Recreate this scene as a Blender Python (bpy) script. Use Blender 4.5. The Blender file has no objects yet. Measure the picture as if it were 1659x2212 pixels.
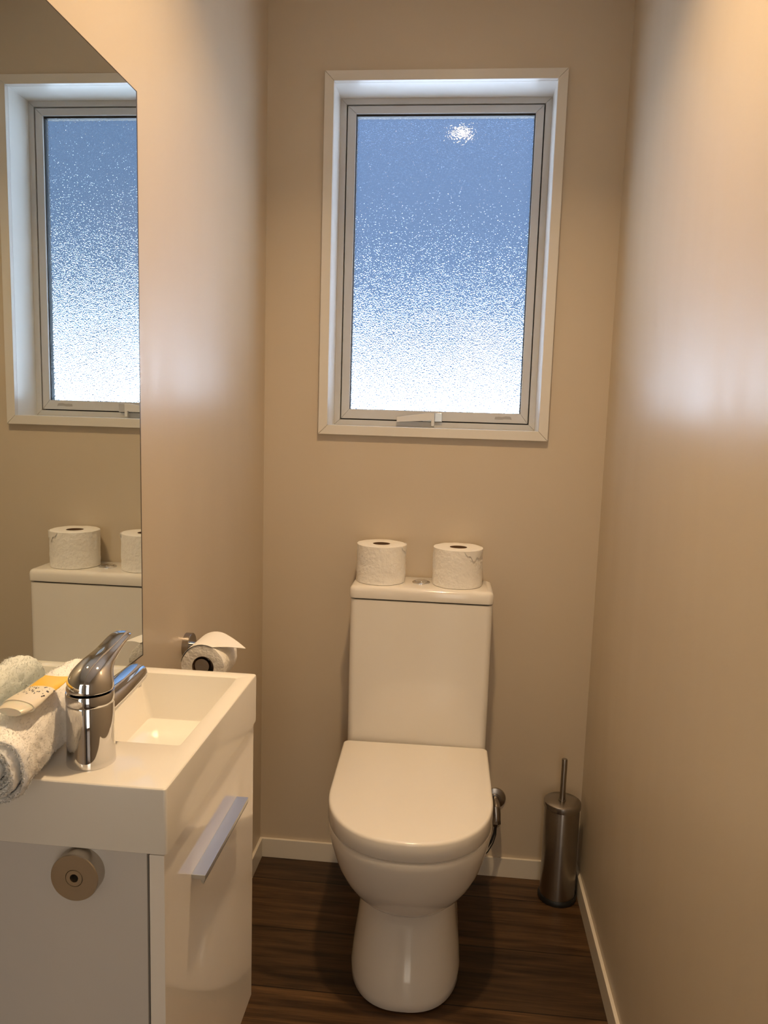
import bpy, bmesh, math, random
from mathutils import Vector, Matrix, noise
PI = math.pi
sc = bpy.context.scene
col = sc.collection

# ------------------------------------------------------------------ camera
CAM = Vector((0.5413, -2.1009, 1.3358))
F = Vector((-0.09201842, 0.9874476, -0.12837384)).normalized()
R = Vector((0.99486912, 0.09661311, 0.03002246)).normalized()
U = R.cross(F).normalized()
cd = bpy.data.cameras.new('camera')
cam = bpy.data.objects.new('camera', cd)
col.objects.link(cam)
m3 = Matrix((R, U, -F)).transposed()
cam.matrix_world = Matrix.Translation(CAM) @ m3.to_4x4()
cd.sensor_fit = 'VERTICAL'
cd.sensor_height = 36.0
cd.lens = 36.0 * 1636.06 / 2212.0
cd.clip_start = 0.01
sc.camera = cam

# ------------------------------------------------------------------ world: bright haze low down, blue above
w = bpy.data.worlds.new('sky')
sc.world = w
w.use_nodes = True
nt = w.node_tree
nt.nodes.clear()
wo = nt.nodes.new('ShaderNodeOutputWorld')
bg = nt.nodes.new('ShaderNodeBackground')
tc = nt.nodes.new('ShaderNodeTexCoord')
sp = nt.nodes.new('ShaderNodeSeparateXYZ')
rp = nt.nodes.new('ShaderNodeValToRGB')
nt.links.new(tc.outputs['Generated'], sp.inputs[0])
mr0 = nt.nodes.new('ShaderNodeMapRange')
mr0.inputs['From Min'].default_value = -1.0
nt.links.new(sp.outputs['Z'], mr0.inputs['Value'])
nt.links.new(mr0.outputs[0], rp.inputs[0])
nt.links.new(rp.outputs[0], bg.inputs[0])
nt.links.new(bg.outputs[0], wo.inputs[0])
# (sine of elevation, colour): sunlit ground, glare along the horizon, then blue
SKY = [(-1.0, (0.20, 0.23, 0.28)), (-0.25, (0.38, 0.46, 0.58)), (-0.06, (0.74, 0.88, 1.08)), (-0.03, (0.74, 0.88, 1.08)), (0.035, (0.0100, 0.0170, 0.0305)),
       (0.45, (0.0075, 0.0133, 0.0275)), (0.70, (0.05, 0.08, 0.14)), (1.0, (0.05, 0.08, 0.14))]
while len(rp.color_ramp.elements) < len(SKY):
    rp.color_ramp.elements.new(0.5)
for e, (pos, c) in zip(rp.color_ramp.elements, SKY):
    e.position = (pos + 1) / 2
    e.color = (*c, 1)
bg.inputs[1].default_value = 16.0

# ------------------------------------------------------------------ exposure
sc.view_settings.view_transform = 'Standard'
sc.view_settings.look = 'None'
sc.view_settings.gamma = 1.0
sc.view_settings.use_curve_mapping = False
sc.view_settings.exposure = 0.0
cy = sc.cycles
cy.use_denoising = True
cy.max_bounces = 14
cy.diffuse_bounces = 6
cy.glossy_bounces = 6
cy.transmission_bounces = 8
cy.caustics_refractive = True
cy.caustics_reflective = True
cy.sample_clamp_indirect = 40.0
cy.blur_glossy = 0.5

LAMP = Vector((0.506, -0.99, 2.50))
LAMP_POWER = 10.2
LAMP_COLOR = (1.0, 0.69, 0.385)
HALL_FILL_POWER = 44.0  # strength of the added fill behind the camera

# ------------------------------------------------------------------ materials
def mat(name, color=(0.8, 0.8, 0.8), rough=0.5, metal=0.0, spec=0.5, coat=0.0, bump=None, bump_scale=200, bump_dist=0.001,
        aniso=0.0, sheen=0.0, sss=0.0, ior=1.5):
    m = bpy.data.materials.new(name)
    m.use_nodes = True
    n = m.node_tree.nodes
    b = n['Principled BSDF']
    b.inputs['Base Color'].default_value = (*color, 1)
    b.inputs['Roughness'].default_value = rough
    b.inputs['Metallic'].default_value = metal
    b.inputs['Specular IOR Level'].default_value = spec
    b.inputs['IOR'].default_value = ior
    b.inputs['Coat Weight'].default_value = coat
    b.inputs['Coat Roughness'].default_value = 0.04
    b.inputs['Anisotropic'].default_value = aniso
    b.inputs['Sheen Weight'].default_value = sheen
    b.inputs['Subsurface Weight'].default_value = sss
    b.inputs['Subsurface Scale'].default_value = 0.01
    t = n.new('ShaderNodeTexCoord')
    nz = n.new('ShaderNodeTexNoise')
    m.node_tree.links.new(t.outputs['Object'], nz.inputs['Vector'])
    nz.inputs['Scale'].default_value = bump_scale
    nz.inputs['Detail'].default_value = 3
    if bump:
        bp = n.new('ShaderNodeBump')
        bp.inputs['Strength'].default_value = bump
        bp.inputs['Distance'].default_value = bump_dist
        m.node_tree.links.new(nz.outputs['Fac'], bp.inputs['Height'])
        m.node_tree.links.new(bp.outputs[0], b.inputs['Normal'])
    else:   # slight tonal variation
        nz.inputs['Scale'].default_value = 6
        mx = n.new('ShaderNodeMixRGB')
        mx.inputs[1].default_value = (*[c * 0.975 for c in color], 1)
        mx.inputs[2].default_value = (*[min(1, c * 1.02) for c in color], 1)
        m.node_tree.links.new(nz.outputs['Fac'], mx.inputs[0])
        m.node_tree.links.new(mx.outputs[0], b.inputs['Base Color'])
    return m

def wall_mat():
    m = mat('wall_paint', (0.585, 0.505, 0.395), 0.33, spec=0.5, bump=0.10, bump_scale=260, bump_dist=0.0006)
    nt = m.node_tree; n = nt.nodes; b = n['Principled BSDF']
    t = n.new('ShaderNodeTexCoord'); mp = n.new('ShaderNodeMapping')
    mp.inputs['Scale'].default_value = (3.0, 3.0, 0.7)
    nz = n.new('ShaderNodeTexNoise'); nz.inputs['Scale'].default_value = 4; nz.inputs['Detail'].default_value = 5
    nt.links.new(t.outputs['Object'], mp.inputs[0]); nt.links.new(mp.outputs[0], nz.inputs['Vector'])
    mr = n.new('ShaderNodeMapRange'); mr.inputs['From Min'].default_value = 0.3; mr.inputs['From Max'].default_value = 0.7
    mr.inputs['To Min'].default_value = 0.32; mr.inputs['To Max'].default_value = 0.40
    nt.links.new(nz.outputs['Fac'], mr.inputs['Value']); nt.links.new(mr.outputs[0], b.inputs['Roughness'])
    return m

def floor_mat():
    m = mat('vinyl_planks', (0.06, 0.035, 0.02), 0.38, spec=0.4)
    nt = m.node_tree; n = nt.nodes; b = n['Principled BSDF']
    t = n.new('ShaderNodeTexCoord')
    mp = n.new('ShaderNodeMapping'); mp.inputs['Location'].default_value = (-0.90 + 2.4, 0.11 + 2.03, 0)
    nt.links.new(t.outputs['Object'], mp.inputs[0])
    br = n.new('ShaderNodeTexBrick')
    br.offset = 0.37; br.offset_frequency = 2; br.squash = 1.0
    br.inputs['Scale'].default_value = 1.0
    br.inputs['Brick Width'].default_value = 1.22
    br.inputs['Row Height'].default_value = 0.203
    br.inputs['Mortar Size'].default_value = 0.0016
    br.inputs['Mortar Smooth'].default_value = 0.2
    br.inputs['Bias'].default_value = 0.0
    br.inputs['Color1'].default_value = (0.0, 0, 0, 1)
    br.inputs['Color2'].default_value = (1, 1, 1, 1)
    br.inputs['Mortar'].default_value = (0.5, 0.5, 0.5, 1)
    nt.links.new(mp.outputs[0], br.inputs['Vector'])
    # grain: noise stretched along x, shifted per plank
    mp2 = n.new('ShaderNodeMapping'); mp2.inputs['Scale'].default_value = (2.2, 26, 1)
    nt.links.new(t.outputs['Object'], mp2.inputs[0])
    ad = n.new('ShaderNodeVectorMath'); ad.operation = 'ADD'
    nt.links.new(mp2.outputs[0], ad.inputs[0]); nt.links.new(br.outputs['Color'], ad.inputs[1])
    nz = n.new('ShaderNodeTexNoise'); nz.inputs['Scale'].default_value = 1.6; nz.inputs['Detail'].default_value = 7
    nz.inputs['Distortion'].default_value = 0.6
    nt.links.new(ad.outputs[0], nz.inputs['Vector'])
    mp3 = n.new('ShaderNodeMapping'); mp3.inputs['Scale'].default_value = (9, 260, 1)
    nt.links.new(t.outputs['Object'], mp3.inputs[0])
    nz2 = n.new('ShaderNodeTexNoise'); nz2.inputs['Scale'].default_value = 1.0; nz2.inputs['Detail'].default_value = 4
    nt.links.new(mp3.outputs[0], nz2.inputs['Vector'])
    r = n.new('ShaderNodeValToRGB')
    r.color_ramp.elements[0].position = 0.28; r.color_ramp.elements[0].color = (0.018, 0.0085, 0.0035, 1)
    r.color_ramp.elements[1].position = 0.75; r.color_ramp.elements[1].color = (0.120, 0.068, 0.032, 1)
    nt.links.new(nz.outputs['Fac'], r.inputs[0])
    mu = n.new('ShaderNodeMixRGB'); mu.blend_type = 'MULTIPLY'; mu.inputs[0].default_value = 0.55
    nt.links.new(r.outputs[0], mu.inputs[1])
    r2 = n.new('ShaderNodeValToRGB')
    r2.color_ramp.elements[0].position = 0.35; r2.color_ramp.elements[0].color = (0.35, 0.35, 0.35, 1)
    r2.color_ramp.elements[1].position = 0.6; r2.color_ramp.elements[1].color = (1, 1, 1, 1)
    nt.links.new(nz2.outputs['Fac'], r2.inputs[0]); nt.links.new(r2.outputs[0], mu.inputs[2])
    # plank to plank variation
    m2 = n.new('ShaderNodeMixRGB'); m2.blend_type = 'MULTIPLY'; m2.inputs[0].default_value = 1
    r3 = n.new('ShaderNodeValToRGB')
    r3.color_ramp.elements[0].color = (0.7, 0.68, 0.66, 1); r3.color_ramp.elements[1].color = (1.55, 1.45, 1.3, 1)
    nt.links.new(br.outputs['Color'], r3.inputs[0])
    nt.links.new(mu.outputs[0], m2.inputs[1]); nt.links.new(r3.outputs[0], m2.inputs[2])
    m4 = n.new('ShaderNodeMixRGB'); m4.inputs[2].default_value = (0.004, 0.002, 0.001, 1)
    nt.links.new(br.outputs['Fac'], m4.inputs[0]); nt.links.new(m2.outputs[0], m4.inputs[1])
    nt.links.new(m4.outputs[0], b.inputs['Base Color'])
    bp = n.new('ShaderNodeBump'); bp.inputs['Strength'].default_value = 0.25; bp.inputs['Distance'].default_value = 0.001
    nt.links.new(nz2.outputs['Fac'], bp.inputs['Height']); nt.links.new(bp.outputs[0], b.inputs['Normal'])
    return m

def frosted_glass(name, rough, scale, dist, scatter):
    m = bpy.data.materials.new(name)
    m.use_nodes = True
    nt = m.node_tree; n = nt.nodes; n.clear()
    o = n.new('ShaderNodeOutputMaterial'); g = n.new('ShaderNodeBsdfGlass')
    g.distribution = 'GGX'
    g.inputs['Roughness'].default_value = rough; g.inputs['IOR'].default_value = 1.45
    g.inputs['Color'].default_value = (0.97, 0.99, 1, 1)
    t = n.new('ShaderNodeTexCoord'); v = n.new('ShaderNodeTexNoise')
    v.inputs['Scale'].default_value = scale; v.inputs['Detail'].default_value = 1.0
    nt.links.new(t.outputs['Object'], v.inputs['Vector'])
    b = n.new('ShaderNodeBump'); b.inputs['Strength'].default_value = 1.0; b.inputs['Distance'].default_value = dist
    nt.links.new(v.outputs['Fac'], b.inputs['Height']); nt.links.new(b.outputs[0], g.inputs['Normal'])
    tr = n.new('ShaderNodeBsdfTranslucent'); tr.inputs[0].default_value = (0.9, 0.95, 1, 1)
    mx = n.new('ShaderNodeMixShader'); mx.inputs[0].default_value = scatter
    nt.links.new(g.outputs[0], mx.inputs[1]); nt.links.new(tr.outputs[0], mx.inputs[2])
    nt.links.new(mx.outputs[0], o.inputs['Surface'])
    return m

def brushed(name, color, rough, scale=(1, 1, 400), strength=0.06):
    m = mat(name, color, rough, metal=1.0)
    nt = m.node_tree; n = nt.nodes; b = n['Principled BSDF']
    t = n.new('ShaderNodeTexCoord'); mp = n.new('ShaderNodeMapping'); mp.inputs['Scale'].default_value = scale
    nz = n.new('ShaderNodeTexNoise'); nz.inputs['Scale'].default_value = 3; nz.inputs['Detail'].default_value = 4
    nt.links.new(t.outputs['Object'], mp.inputs[0]); nt.links.new(mp.outputs[0], nz.inputs['Vector'])
    bp = n.new('ShaderNodeBump'); bp.inputs['Strength'].default_value = strength; bp.inputs['Distance'].default_value = 0.0006
    nt.links.new(nz.outputs['Fac'], bp.inputs['Height']); nt.links.new(bp.outputs[0], b.inputs['Normal'])
    return m

def pack_mat():
    # toiletry tube print: yellow far half, black botanical marks on cream, plain pale near end
    m = mat('tube_print', (0.9, 0.8, 0.5), 0.3)
    nt = m.node_tree; n = nt.nodes; b = n['Principled BSDF']
    t = n.new('ShaderNodeTexCoord'); s = n.new('ShaderNodeSeparateXYZ')
    nt.links.new(t.outputs['UV'], s.inputs[0])
    r = n.new('ShaderNodeValToRGB'); r.color_ramp.interpolation = 'LINEAR'
    el = r.color_ramp.elements
    el[0].position = 0.0; el[0].color = (0.80, 0.72, 0.58, 1)
    el[1].position = 0.53; el[1].color = (0.82, 0.76, 0.62, 1)
    e = el.new(0.56); e.color = (0.93, 0.56, 0.06, 1)
    e = el.new(1.0); e.color = (0.95, 0.62, 0.09, 1)
    nt.links.new(s.outputs['Y'], r.inputs[0])
    # marks: stretched voronoi cells within a band
    mp = n.new('ShaderNodeMapping'); mp.inputs['Scale'].default_value = (13, 16, 1); mp.inputs['Rotation'].default_value = (0, 0, 0.5)
    nt.links.new(t.outputs['UV'], mp.inputs[0])
    v = n.new('ShaderNodeTexVoronoi'); v.inputs['Scale'].default_value = 1.0
    nt.links.new(mp.outputs[0], v.inputs['Vector'])
    lt = n.new('ShaderNodeMath'); lt.operation = 'LESS_THAN'; lt.inputs[1].default_value = 0.33
    nt.links.new(v.outputs['Distance'], lt.inputs[0])
    a = n.new('ShaderNodeMath'); a.operation = 'GREATER_THAN'; a.inputs[1].default_value = 0.2
    c = n.new('ShaderNodeMath'); c.operation = 'LESS_THAN'; c.inputs[1].default_value = 0.53
    nt.links.new(s.outputs['Y'], a.inputs[0]); nt.links.new(s.outputs['Y'], c.inputs[0])
    m1 = n.new('ShaderNodeMath'); m1.operation = 'MULTIPLY'; m2 = n.new('ShaderNodeMath'); m2.operation = 'MULTIPLY'
    nt.links.new(a.outputs[0], m1.inputs[0]); nt.links.new(c.outputs[0], m1.inputs[1])
    nt.links.new(m1.outputs[0], m2.inputs[0]); nt.links.new(lt.outputs[0], m2.inputs[1])
    mx = n.new('ShaderNodeMixRGB'); mx.inputs[2].default_value = (0.05, 0.04, 0.035, 1)
    nt.links.new(m2.outputs[0], mx.inputs[0]); nt.links.new(r.outputs[0], mx.inputs[1])
    nt.links.new(mx.outputs[0], b.inputs['Base Color'])
    return m

M_wall = wall_mat()
M_ceil = mat('ceiling_paint', (0.80, 0.78, 0.74), 0.7, bump=0.1)
M_floor = floor_mat()
M_trim = mat('trim_enamel', (0.70, 0.68, 0.64), 0.3)
M_base = mat('skirting_enamel', (0.74, 0.69, 0.60), 0.35)
M_liner = mat('reveal_enamel', (0.80, 0.80, 0.78), 0.3)
M_alu = mat('aluminium_joinery', (0.54, 0.54, 0.53), 0.35, metal=0.0, spec=0.5)
M_gasket = mat('black_gasket', (0.012, 0.012, 0.014), 0.6)
M_glass = frosted_glass('obscure_glass', 0.06, 330, 0.0018, 0.02)
M_glass_in = frosted_glass('glass_inner_face', 0.0, 160, 0.00012, 0.0)
M_ceramic = mat('vitreous_china', (0.85, 0.82, 0.77), 0.09, coat=0.0)
M_seat = mat('seat_plastic', (0.86, 0.83, 0.78), 0.14)
M_basin = mat('basin_resin', (0.82, 0.79, 0.73), 0.10, coat=0.2)
M_chrome = mat('chrome', (0.72, 0.72, 0.73), 0.045, metal=1.0)
M_mirror = mat('mirror_silver', (0.75, 0.79, 0.77), 0.0, metal=1.0)
M_medge = mat('mirror_edge', (0.045, 0.036, 0.028), 0.3)
M_gloss = mat('gloss_white_door', (0.93, 0.89, 0.83), 0.04, coat=0.5)
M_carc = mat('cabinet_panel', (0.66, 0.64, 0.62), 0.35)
M_dark = mat('shadow_gap', (0.02, 0.018, 0.016), 0.8)
M_satin = brushed('satin_aluminium', (0.62, 0.64, 0.65), 0.33, (300, 1, 300), 0.05)
M_steel = brushed('brushed_steel', (0.40, 0.37, 0.34), 0.26, (2, 2, 420), 0.12)
def radial(m, a=0.85):
    nt = m.node_tree; n = nt.nodes; b = n['Principled BSDF']
    tg = n.new('ShaderNodeTangent'); tg.direction_type = 'RADIAL'; tg.axis = 'Z'
    nt.links.new(tg.outputs[0], b.inputs['Tangent'])
    b.inputs['Anisotropic'].default_value = a
    b.inputs['Anisotropic Rotation'].default_value = 0.25
M_can = brushed('brushed_steel_can', (0.38, 0.35, 0.32), 0.28, (2, 2, 420), 0.05)
radial(M_can)
M_nickel = brushed('brushed_nickel_face', (0.52, 0.47, 0.40), 0.36, (6, 300, 300), 0.05)
M_black = mat('black_plastic', (0.012, 0.012, 0.012), 0.4)
M_paper = mat('tissue_paper', (0.90, 0.88, 0.84), 0.9, bump=0.9, bump_scale=110, bump_dist=0.0028)
M_sheet = mat('tissue_sheet', (0.88, 0.86, 0.82), 0.9, bump=0.25, bump_scale=400, bump_dist=0.0004)
M_core = mat('cardboard_core', (0.16, 0.095, 0.055), 0.9)
M_towel = mat('terry_cotton', (0.97, 0.96, 0.94), 1.0, spec=0.05, bump=0.25, bump_scale=420, bump_dist=0.0010)
M_pack = pack_mat()
M_cap = mat('pale_plastic', (0.80, 0.74, 0.60), 0.25, sss=0.2)
M_door = mat('dark_door', (0.014, 0.014, 0.017), 0.5)
M_mark = mat('adhesive_marks', (0.36, 0.35, 0.33), 0.8)

# ------------------------------------------------------------------ object helpers
def link(name, bm, material, parent=None, smooth=True, angle=35, bevel=None, seg=3, subsurf=0):
    bmesh.ops.recalc_face_normals(bm, faces=bm.faces[:])
    me = bpy.data.meshes.new(name)
    bm.to_mesh(me)
    bm.free()
    o = bpy.data.objects.new(name, me)
    col.objects.link(o)
    for mm in (material if isinstance(material, (list, tuple)) else [material]):
        me.materials.append(mm)
    if smooth:
        for p in me.polygons:
            p.use_smooth = True
    if bevel:
        b = o.modifiers.new('bevel', 'BEVEL')
        b.width = bevel
        b.segments = seg
        b.limit_method = 'ANGLE'
        b.angle_limit = math.radians(40)
        b.harden_normals = True
    elif smooth:
        # sharp edges by angle
        bm2 = bmesh.new(); bm2.from_mesh(me)
        for e in bm2.edges:
            if len(e.link_faces) == 2 and e.calc_face_angle(0) > math.radians(angle):
                e.smooth = False
        bm2.to_mesh(me); bm2.free()
    if subsurf:
        s = o.modifiers.new('sub', 'SUBSURF'); s.levels = subsurf; s.render_levels = subsurf
    if parent:
        o.parent = parent
        o.matrix_parent_inverse = Matrix.Translation(-Vector(parent.location))
    return o

def tag(o, label, cat, group=None):
    o['label'] = label
    o['category'] = cat
    if group:
        o['group'] = group
    return o

def thing(name, label, cat, loc=(0, 0, 0), group=None):
    o = bpy.data.objects.new(name, None)
    o.empty_display_size = 0.05
    col.objects.link(o)
    o.location = loc
    return tag(o, label, cat, group)

def struct(name, loc=(0, 0, 0)):
    o = bpy.data.objects.new(name, None)
    o.empty_display_size = 0.05
    col.objects.link(o)
    o.location = loc
    o['kind'] = 'structure'
    return o

def box(bm, x0, x1, y0, y1, z0, z1):
    vs = [bm.verts.new((x, y, z)) for x in (x0, x1) for y in (y0, y1) for z in (z0, z1)]
    for f in ((0, 1, 3, 2), (4, 6, 7, 5), (0, 4, 5, 1), (2, 3, 7, 6), (0, 2, 6, 4), (1, 5, 7, 3)):
        bm.faces.new([vs[i] for i in f])

def loops(bm, rings, cap0=True, cap1=True, closed=True):
    vr = [[bm.verts.new(p) for p in r] for r in rings]
    n = len(vr[0])
    for a, b in zip(vr, vr[1:]):
        for i in range(n if closed else n - 1):
            j = (i + 1) % n
            bm.faces.new((a[i], a[j], b[j], b[i]))
    if cap0:
        bm.faces.new(vr[0][::-1])
    if cap1:
        bm.faces.new(vr[-1])
    return vr

def lathe(bm, prof, origin=(0, 0, 0), axis='z', n=48, cap0=True, cap1=True):
    """prof = [(radius, height)...] turned about an axis"""
    o = Vector(origin)
    rings = []
    for r, h in prof:
        ring = []
        for i in range(n):
            a = 2 * PI * i / n
            c, s = r * math.cos(a), r * math.sin(a)
            p = {'z': (c, s, h), 'y': (c, h, s), 'x': (h, c, s)}[axis]
            ring.append(o + Vector(p))
        rings.append(ring)
    loops(bm, rings, cap0, cap1)

def tube(bm, pts, rad, n=16, caps=True):
    pts = [Vector(p) for p in pts]
    rs = rad if isinstance(rad, (list, tuple)) else [rad] * len(pts)
    t0 = (pts[1] - pts[0]).normalized()
    u = t0.orthogonal().normalized()
    rings = []
    for i, p in enumerate(pts):
        a = pts[max(0, i - 1)]
        b = pts[min(len(pts) - 1, i + 1)]
        t = (b - a).normalized()
        u = (u - t * u.dot(t)).normalized()
        v = t.cross(u)
        rings.append([p + (u * math.cos(2 * PI * k / n) + v * math.sin(2 * PI * k / n)) * rs[i] for k in range(n)])
    loops(bm, rings, caps, caps)

def rrect(x0, x1, y0, y1, r, z, k=6):
    """rounded rectangle ring, z may be a function of (x, y)"""
    pts = []
    for cx_, cy_, a0 in ((x1 - r, y1 - r, 0), (x0 + r, y1 - r, PI / 2), (x0 + r, y0 + r, PI), (x1 - r, y0 + r, 1.5 * PI)):
        for i in range(k + 1):
            a = a0 + (PI / 2) * i / k
            x, y = cx_ + r * math.cos(a), cy_ + r * math.sin(a)
            pts.append((x, y, z(x, y) if callable(z) else z))
    return pts

def frame(bm, o, i, y0, y1, gap=0.0003):
    """four mitred members between outer rect o and inner rect i (x0,x1,z0,z1), from y0 to y1"""
    ox0, ox1, oz0, oz1 = o
    ix0, ix1, iz0, iz1 = i
    g = gap
    quads = [[(ox0 + g, oz0), (ox1 - g, oz0), (ix1 - g, iz0), (ix0 + g, iz0)],
             [(ox0 + g, oz1), (ox1 - g, oz1), (ix1 - g, iz1), (ix0 + g, iz1)],
             [(ox0, oz0 + g), (ox0, oz1 - g), (ix0, iz1 - g), (ix0, iz0 + g)],
             [(ox1, oz0 + g), (ox1, oz1 - g), (ix1, iz1 - g), (ix1, iz0 + g)]]
    for q in quads:
        loops(bm, [[(x, y0, z) for x, z in q], [(x, y1, z) for x, z in q]])

# ================================================================== ROOM
WD, CE, YF = 0.94, 2.50, -3.10
bm = bmesh.new(); box(bm, -0.12, WD + 0.12, YF - 0.12, 0.14, -0.1, 0)
o = link('floor', bm, M_floor, smooth=False); o['kind'] = 'structure'
bm = bmesh.new(); box(bm, -0.12, WD + 0.12, YF - 0.12, 0.14, CE, CE + 0.1)
o = link('ceiling', bm, M_ceil, smooth=False); o['kind'] = 'structure'
bm = bmesh.new(); box(bm, -0.12, 0, YF, 0, 0, CE)
o = link('wall_left', bm, M_wall, smooth=False); o['kind'] = 'structure'
bm = bmesh.new(); box(bm, WD, WD + 0.12, YF, 0, 0, CE)
o = link('wall_right', bm, M_wall, smooth=False); o['kind'] = 'structure'
# back wall with the window opening
HX0, HX1, HZ0, HZ1 = 0.176, 0.765, 1.295, 2.202
bm = bmesh.new()
box(bm, -0.12, HX0, 0, 0.14, 0, CE); box(bm, HX1, WD + 0.12, 0, 0.14, 0, CE)
box(bm, HX0, HX1, 0, 0.14, 0, HZ0); box(bm, HX0, HX1, 0, 0.14, HZ1, CE)
o = link('wall_back', bm, M_wall, smooth=False); o['kind'] = 'structure'
# wall behind the camera with an added doorway that lets the fill light in
bm = bmesh.new()
box(bm, -0.12, 0.16, YF - 0.12, YF, 0, CE); box(bm, 0.86, WD + 0.12, YF - 0.12, YF, 0, CE)
box(bm, 0.16, 0.86, YF - 0.12, YF, 2.03, CE)
o = link('wall_front', bm, M_wall, smooth=False); o['kind'] = 'structure'
dr = struct('door_added_1', (0.155, YF - 0.12, 0))
a_ = math.radians(-58)        # added unseen leaf, half open, dark for its reflection in the chrome
def hinge(x, y, z):
    return (0.165 + x * math.cos(a_) - y * math.sin(a_), YF - 0.125 + x * math.sin(a_) + y * math.cos(a_), z)
bm = bmesh.new()
loops(bm, [[hinge(0, 0, z), hinge(0.68, 0, z), hinge(0.68, -0.038, z), hinge(0, -0.038, z)] for z in (0.006, 2.022)])
link('door_panel', bm, M_door, dr, smooth=False)
bm = bmesh.new(); tube(bm, [hinge(0.62, 0, 1.0), hinge(0.62, 0.045, 1.0), hinge(0.61, 0.052, 1.0), hinge(0.51, 0.052, 1.0)], 0.009)
link('door_handle', bm, M_chrome, dr)
# added hallway, unseen, housing the fill light for surfaces facing the camera
bm = bmesh.new()
box(bm, -0.60, -0.5, -4.9, YF - 0.12, 0, CE); box(bm, 1.5, 1.6, -4.9, YF - 0.12, 0, CE); box(bm, -0.6, 1.6, -5.0, -4.9, 0, CE)
box(bm, -0.6, -0.12, YF - 0.12, YF, 0, CE); box(bm, WD + 0.12, 1.6, YF - 0.12, YF, 0, CE)
o = link('wall_added_hallway', bm, M_wall, smooth=False); o['kind'] = 'structure'
bm = bmesh.new(); box(bm, -0.6, 1.6, -5.0, YF - 0.12, -0.1, 0)
o = link('floor_added_hallway', bm, M_floor, smooth=False); o['kind'] = 'structure'
bm = bmesh.new(); box(bm, -0.6, 1.6, -5.0, YF - 0.12, CE, CE + 0.1)
o = link('ceiling_added_hallway', bm, M_ceil, smooth=False); o['kind'] = 'structure'
hl = bpy.data.lights.new('hallway_fill', 'AREA'); hl.shape = 'RECTANGLE'; hl.size = 2.0; hl.size_y = 2.3  # soft fill light added behind the camera, no window there
hl.energy = HALL_FILL_POWER; hl.color = (1.0, 0.90, 0.77)
ho_ = bpy.data.objects.new('hallway_fill', hl); col.objects.link(ho_)
ho_.location = (0.5, -4.1, 1.25); ho_.rotation_euler = (PI / 2, 0, 0)

def skirting(name, pts_in, pts_wall):
    bm = bmesh.new()
    h = 0.0587
    a, b = pts_wall; c, d = pts_in
    rings = []
    for p, q in ((a, c), (b, d)):
        rings.append([(p[0], p[1], 0), (p[0], p[1], h), (q[0], q[1], h), (q[0], q[1], 0)])
    loops(bm, rings)
    o = link(name, bm, M_base, smooth=False, bevel=0.001, seg=2); o['kind'] = 'structure'
T = 0.0085
skirting('baseboard_back', ((T, -T), (WD - T, -T)), ((0, 0), (WD, 0)))
skirting('baseboard_left', ((T, -T), (T, YF)), ((0, 0), (0, YF)))
skirting('baseboard_right', ((WD - T, -T), (WD - T, YF)), ((WD, 0), (WD, YF)))

# ================================================================== WINDOW
win = struct('window_1', (0.47, 0, 1.29))
x1, x2, z1, z2, cw = 0.1565, 0.7844, 1.2753, 2.2219, 0.0254
bm = bmesh.new(); frame(bm, (x1, x2, z1, z2), (x1 + cw, x2 - cw, z1 + cw, z2 - cw), -0.016, 0.0)
link('casing', bm, M_trim, win, smooth=False, bevel=0.001, seg=2)
bm = bmesh.new(); frame(bm, (HX0, HX1, HZ0, HZ1), (x1 + cw, x2 - cw, z1 + cw, z2 - cw), 0.0, 0.135, 0)
link('reveal_lining', bm, M_liner, win, smooth=False)
fi = (x1 + cw, x2 - cw, z1 + cw, z2 - cw)
bm = bmesh.new(); frame(bm, fi, (0.1992, 0.7417, 1.3167, 2.1804), 0.0975, 0.135)
link('window_frame', bm, M_alu, win, smooth=False, bevel=0.0008, seg=2)
bm = bmesh.new(); frame(bm, (0.1992, 0.7417, 1.3167, 2.1804), (0.21, 0.731, 1.327, 2.170), 0.120, 0.135, 0)
link('seal', bm, M_gasket, win, smooth=False)
sash = (0.2024, 0.7385, 1.3199, 2.1772)
gl = (0.2258, 0.717, 1.347, 2.1574)
bm = bmesh.new(); frame(bm, sash, gl, 0.0985, 0.128)
sh = link('sash', bm, M_alu, win, smooth=False, bevel=0.0008, seg=2)
gi = (gl[0] + 0.0022, gl[1] - 0.0022, gl[2] + 0.0005, gl[3] - 0.0055)
bm = bmesh.new(); frame(bm, gl, gi, 0.106, 0.1275, 0)
link('glazing_gasket', bm, M_gasket, win, smooth=False)
bm = bmesh.new(); box(bm, gl[0], gl[1], 0.114, 0.119, gl[2], gl[3])
gp = link('glass_pane', bm, [M_glass, M_glass_in], win, smooth=False)
for p_ in gp.data.polygons:
    if p_.normal.y < -0.9:
        p_.material_index = 1
# stay / handle at the foot of the sash
hd = bmesh.new()
pl = [(0.3665, 1.3285), (0.3665, 1.3140), (0.402, 1.3165), (0.447, 1.3195), (0.4655, 1.3215), (0.4655, 1.3050), (0.4745, 1.3050),
      (0.4745, 1.3430), (0.455, 1.3430)]
loops(hd, [[(x, 0.078, z) for x, z in pl], [(x, 0.088, z) for x, z in pl]])
link('window_handle', hd, mat('grey_nylon', (0.62, 0.61, 0.58), 0.4), win, smooth=False, bevel=0.0012, seg=2)
hb = bmesh.new(); box(hb, 0.4745, 0.496, 0.088, 0.0985, 1.318, 1.343); box(hb, 0.440, 0.4745, 0.088, 0.0985, 1.318, 1.338)
link('handle_bracket', hb, M_satin, win, smooth=False, bevel=0.001, seg=2)
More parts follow.
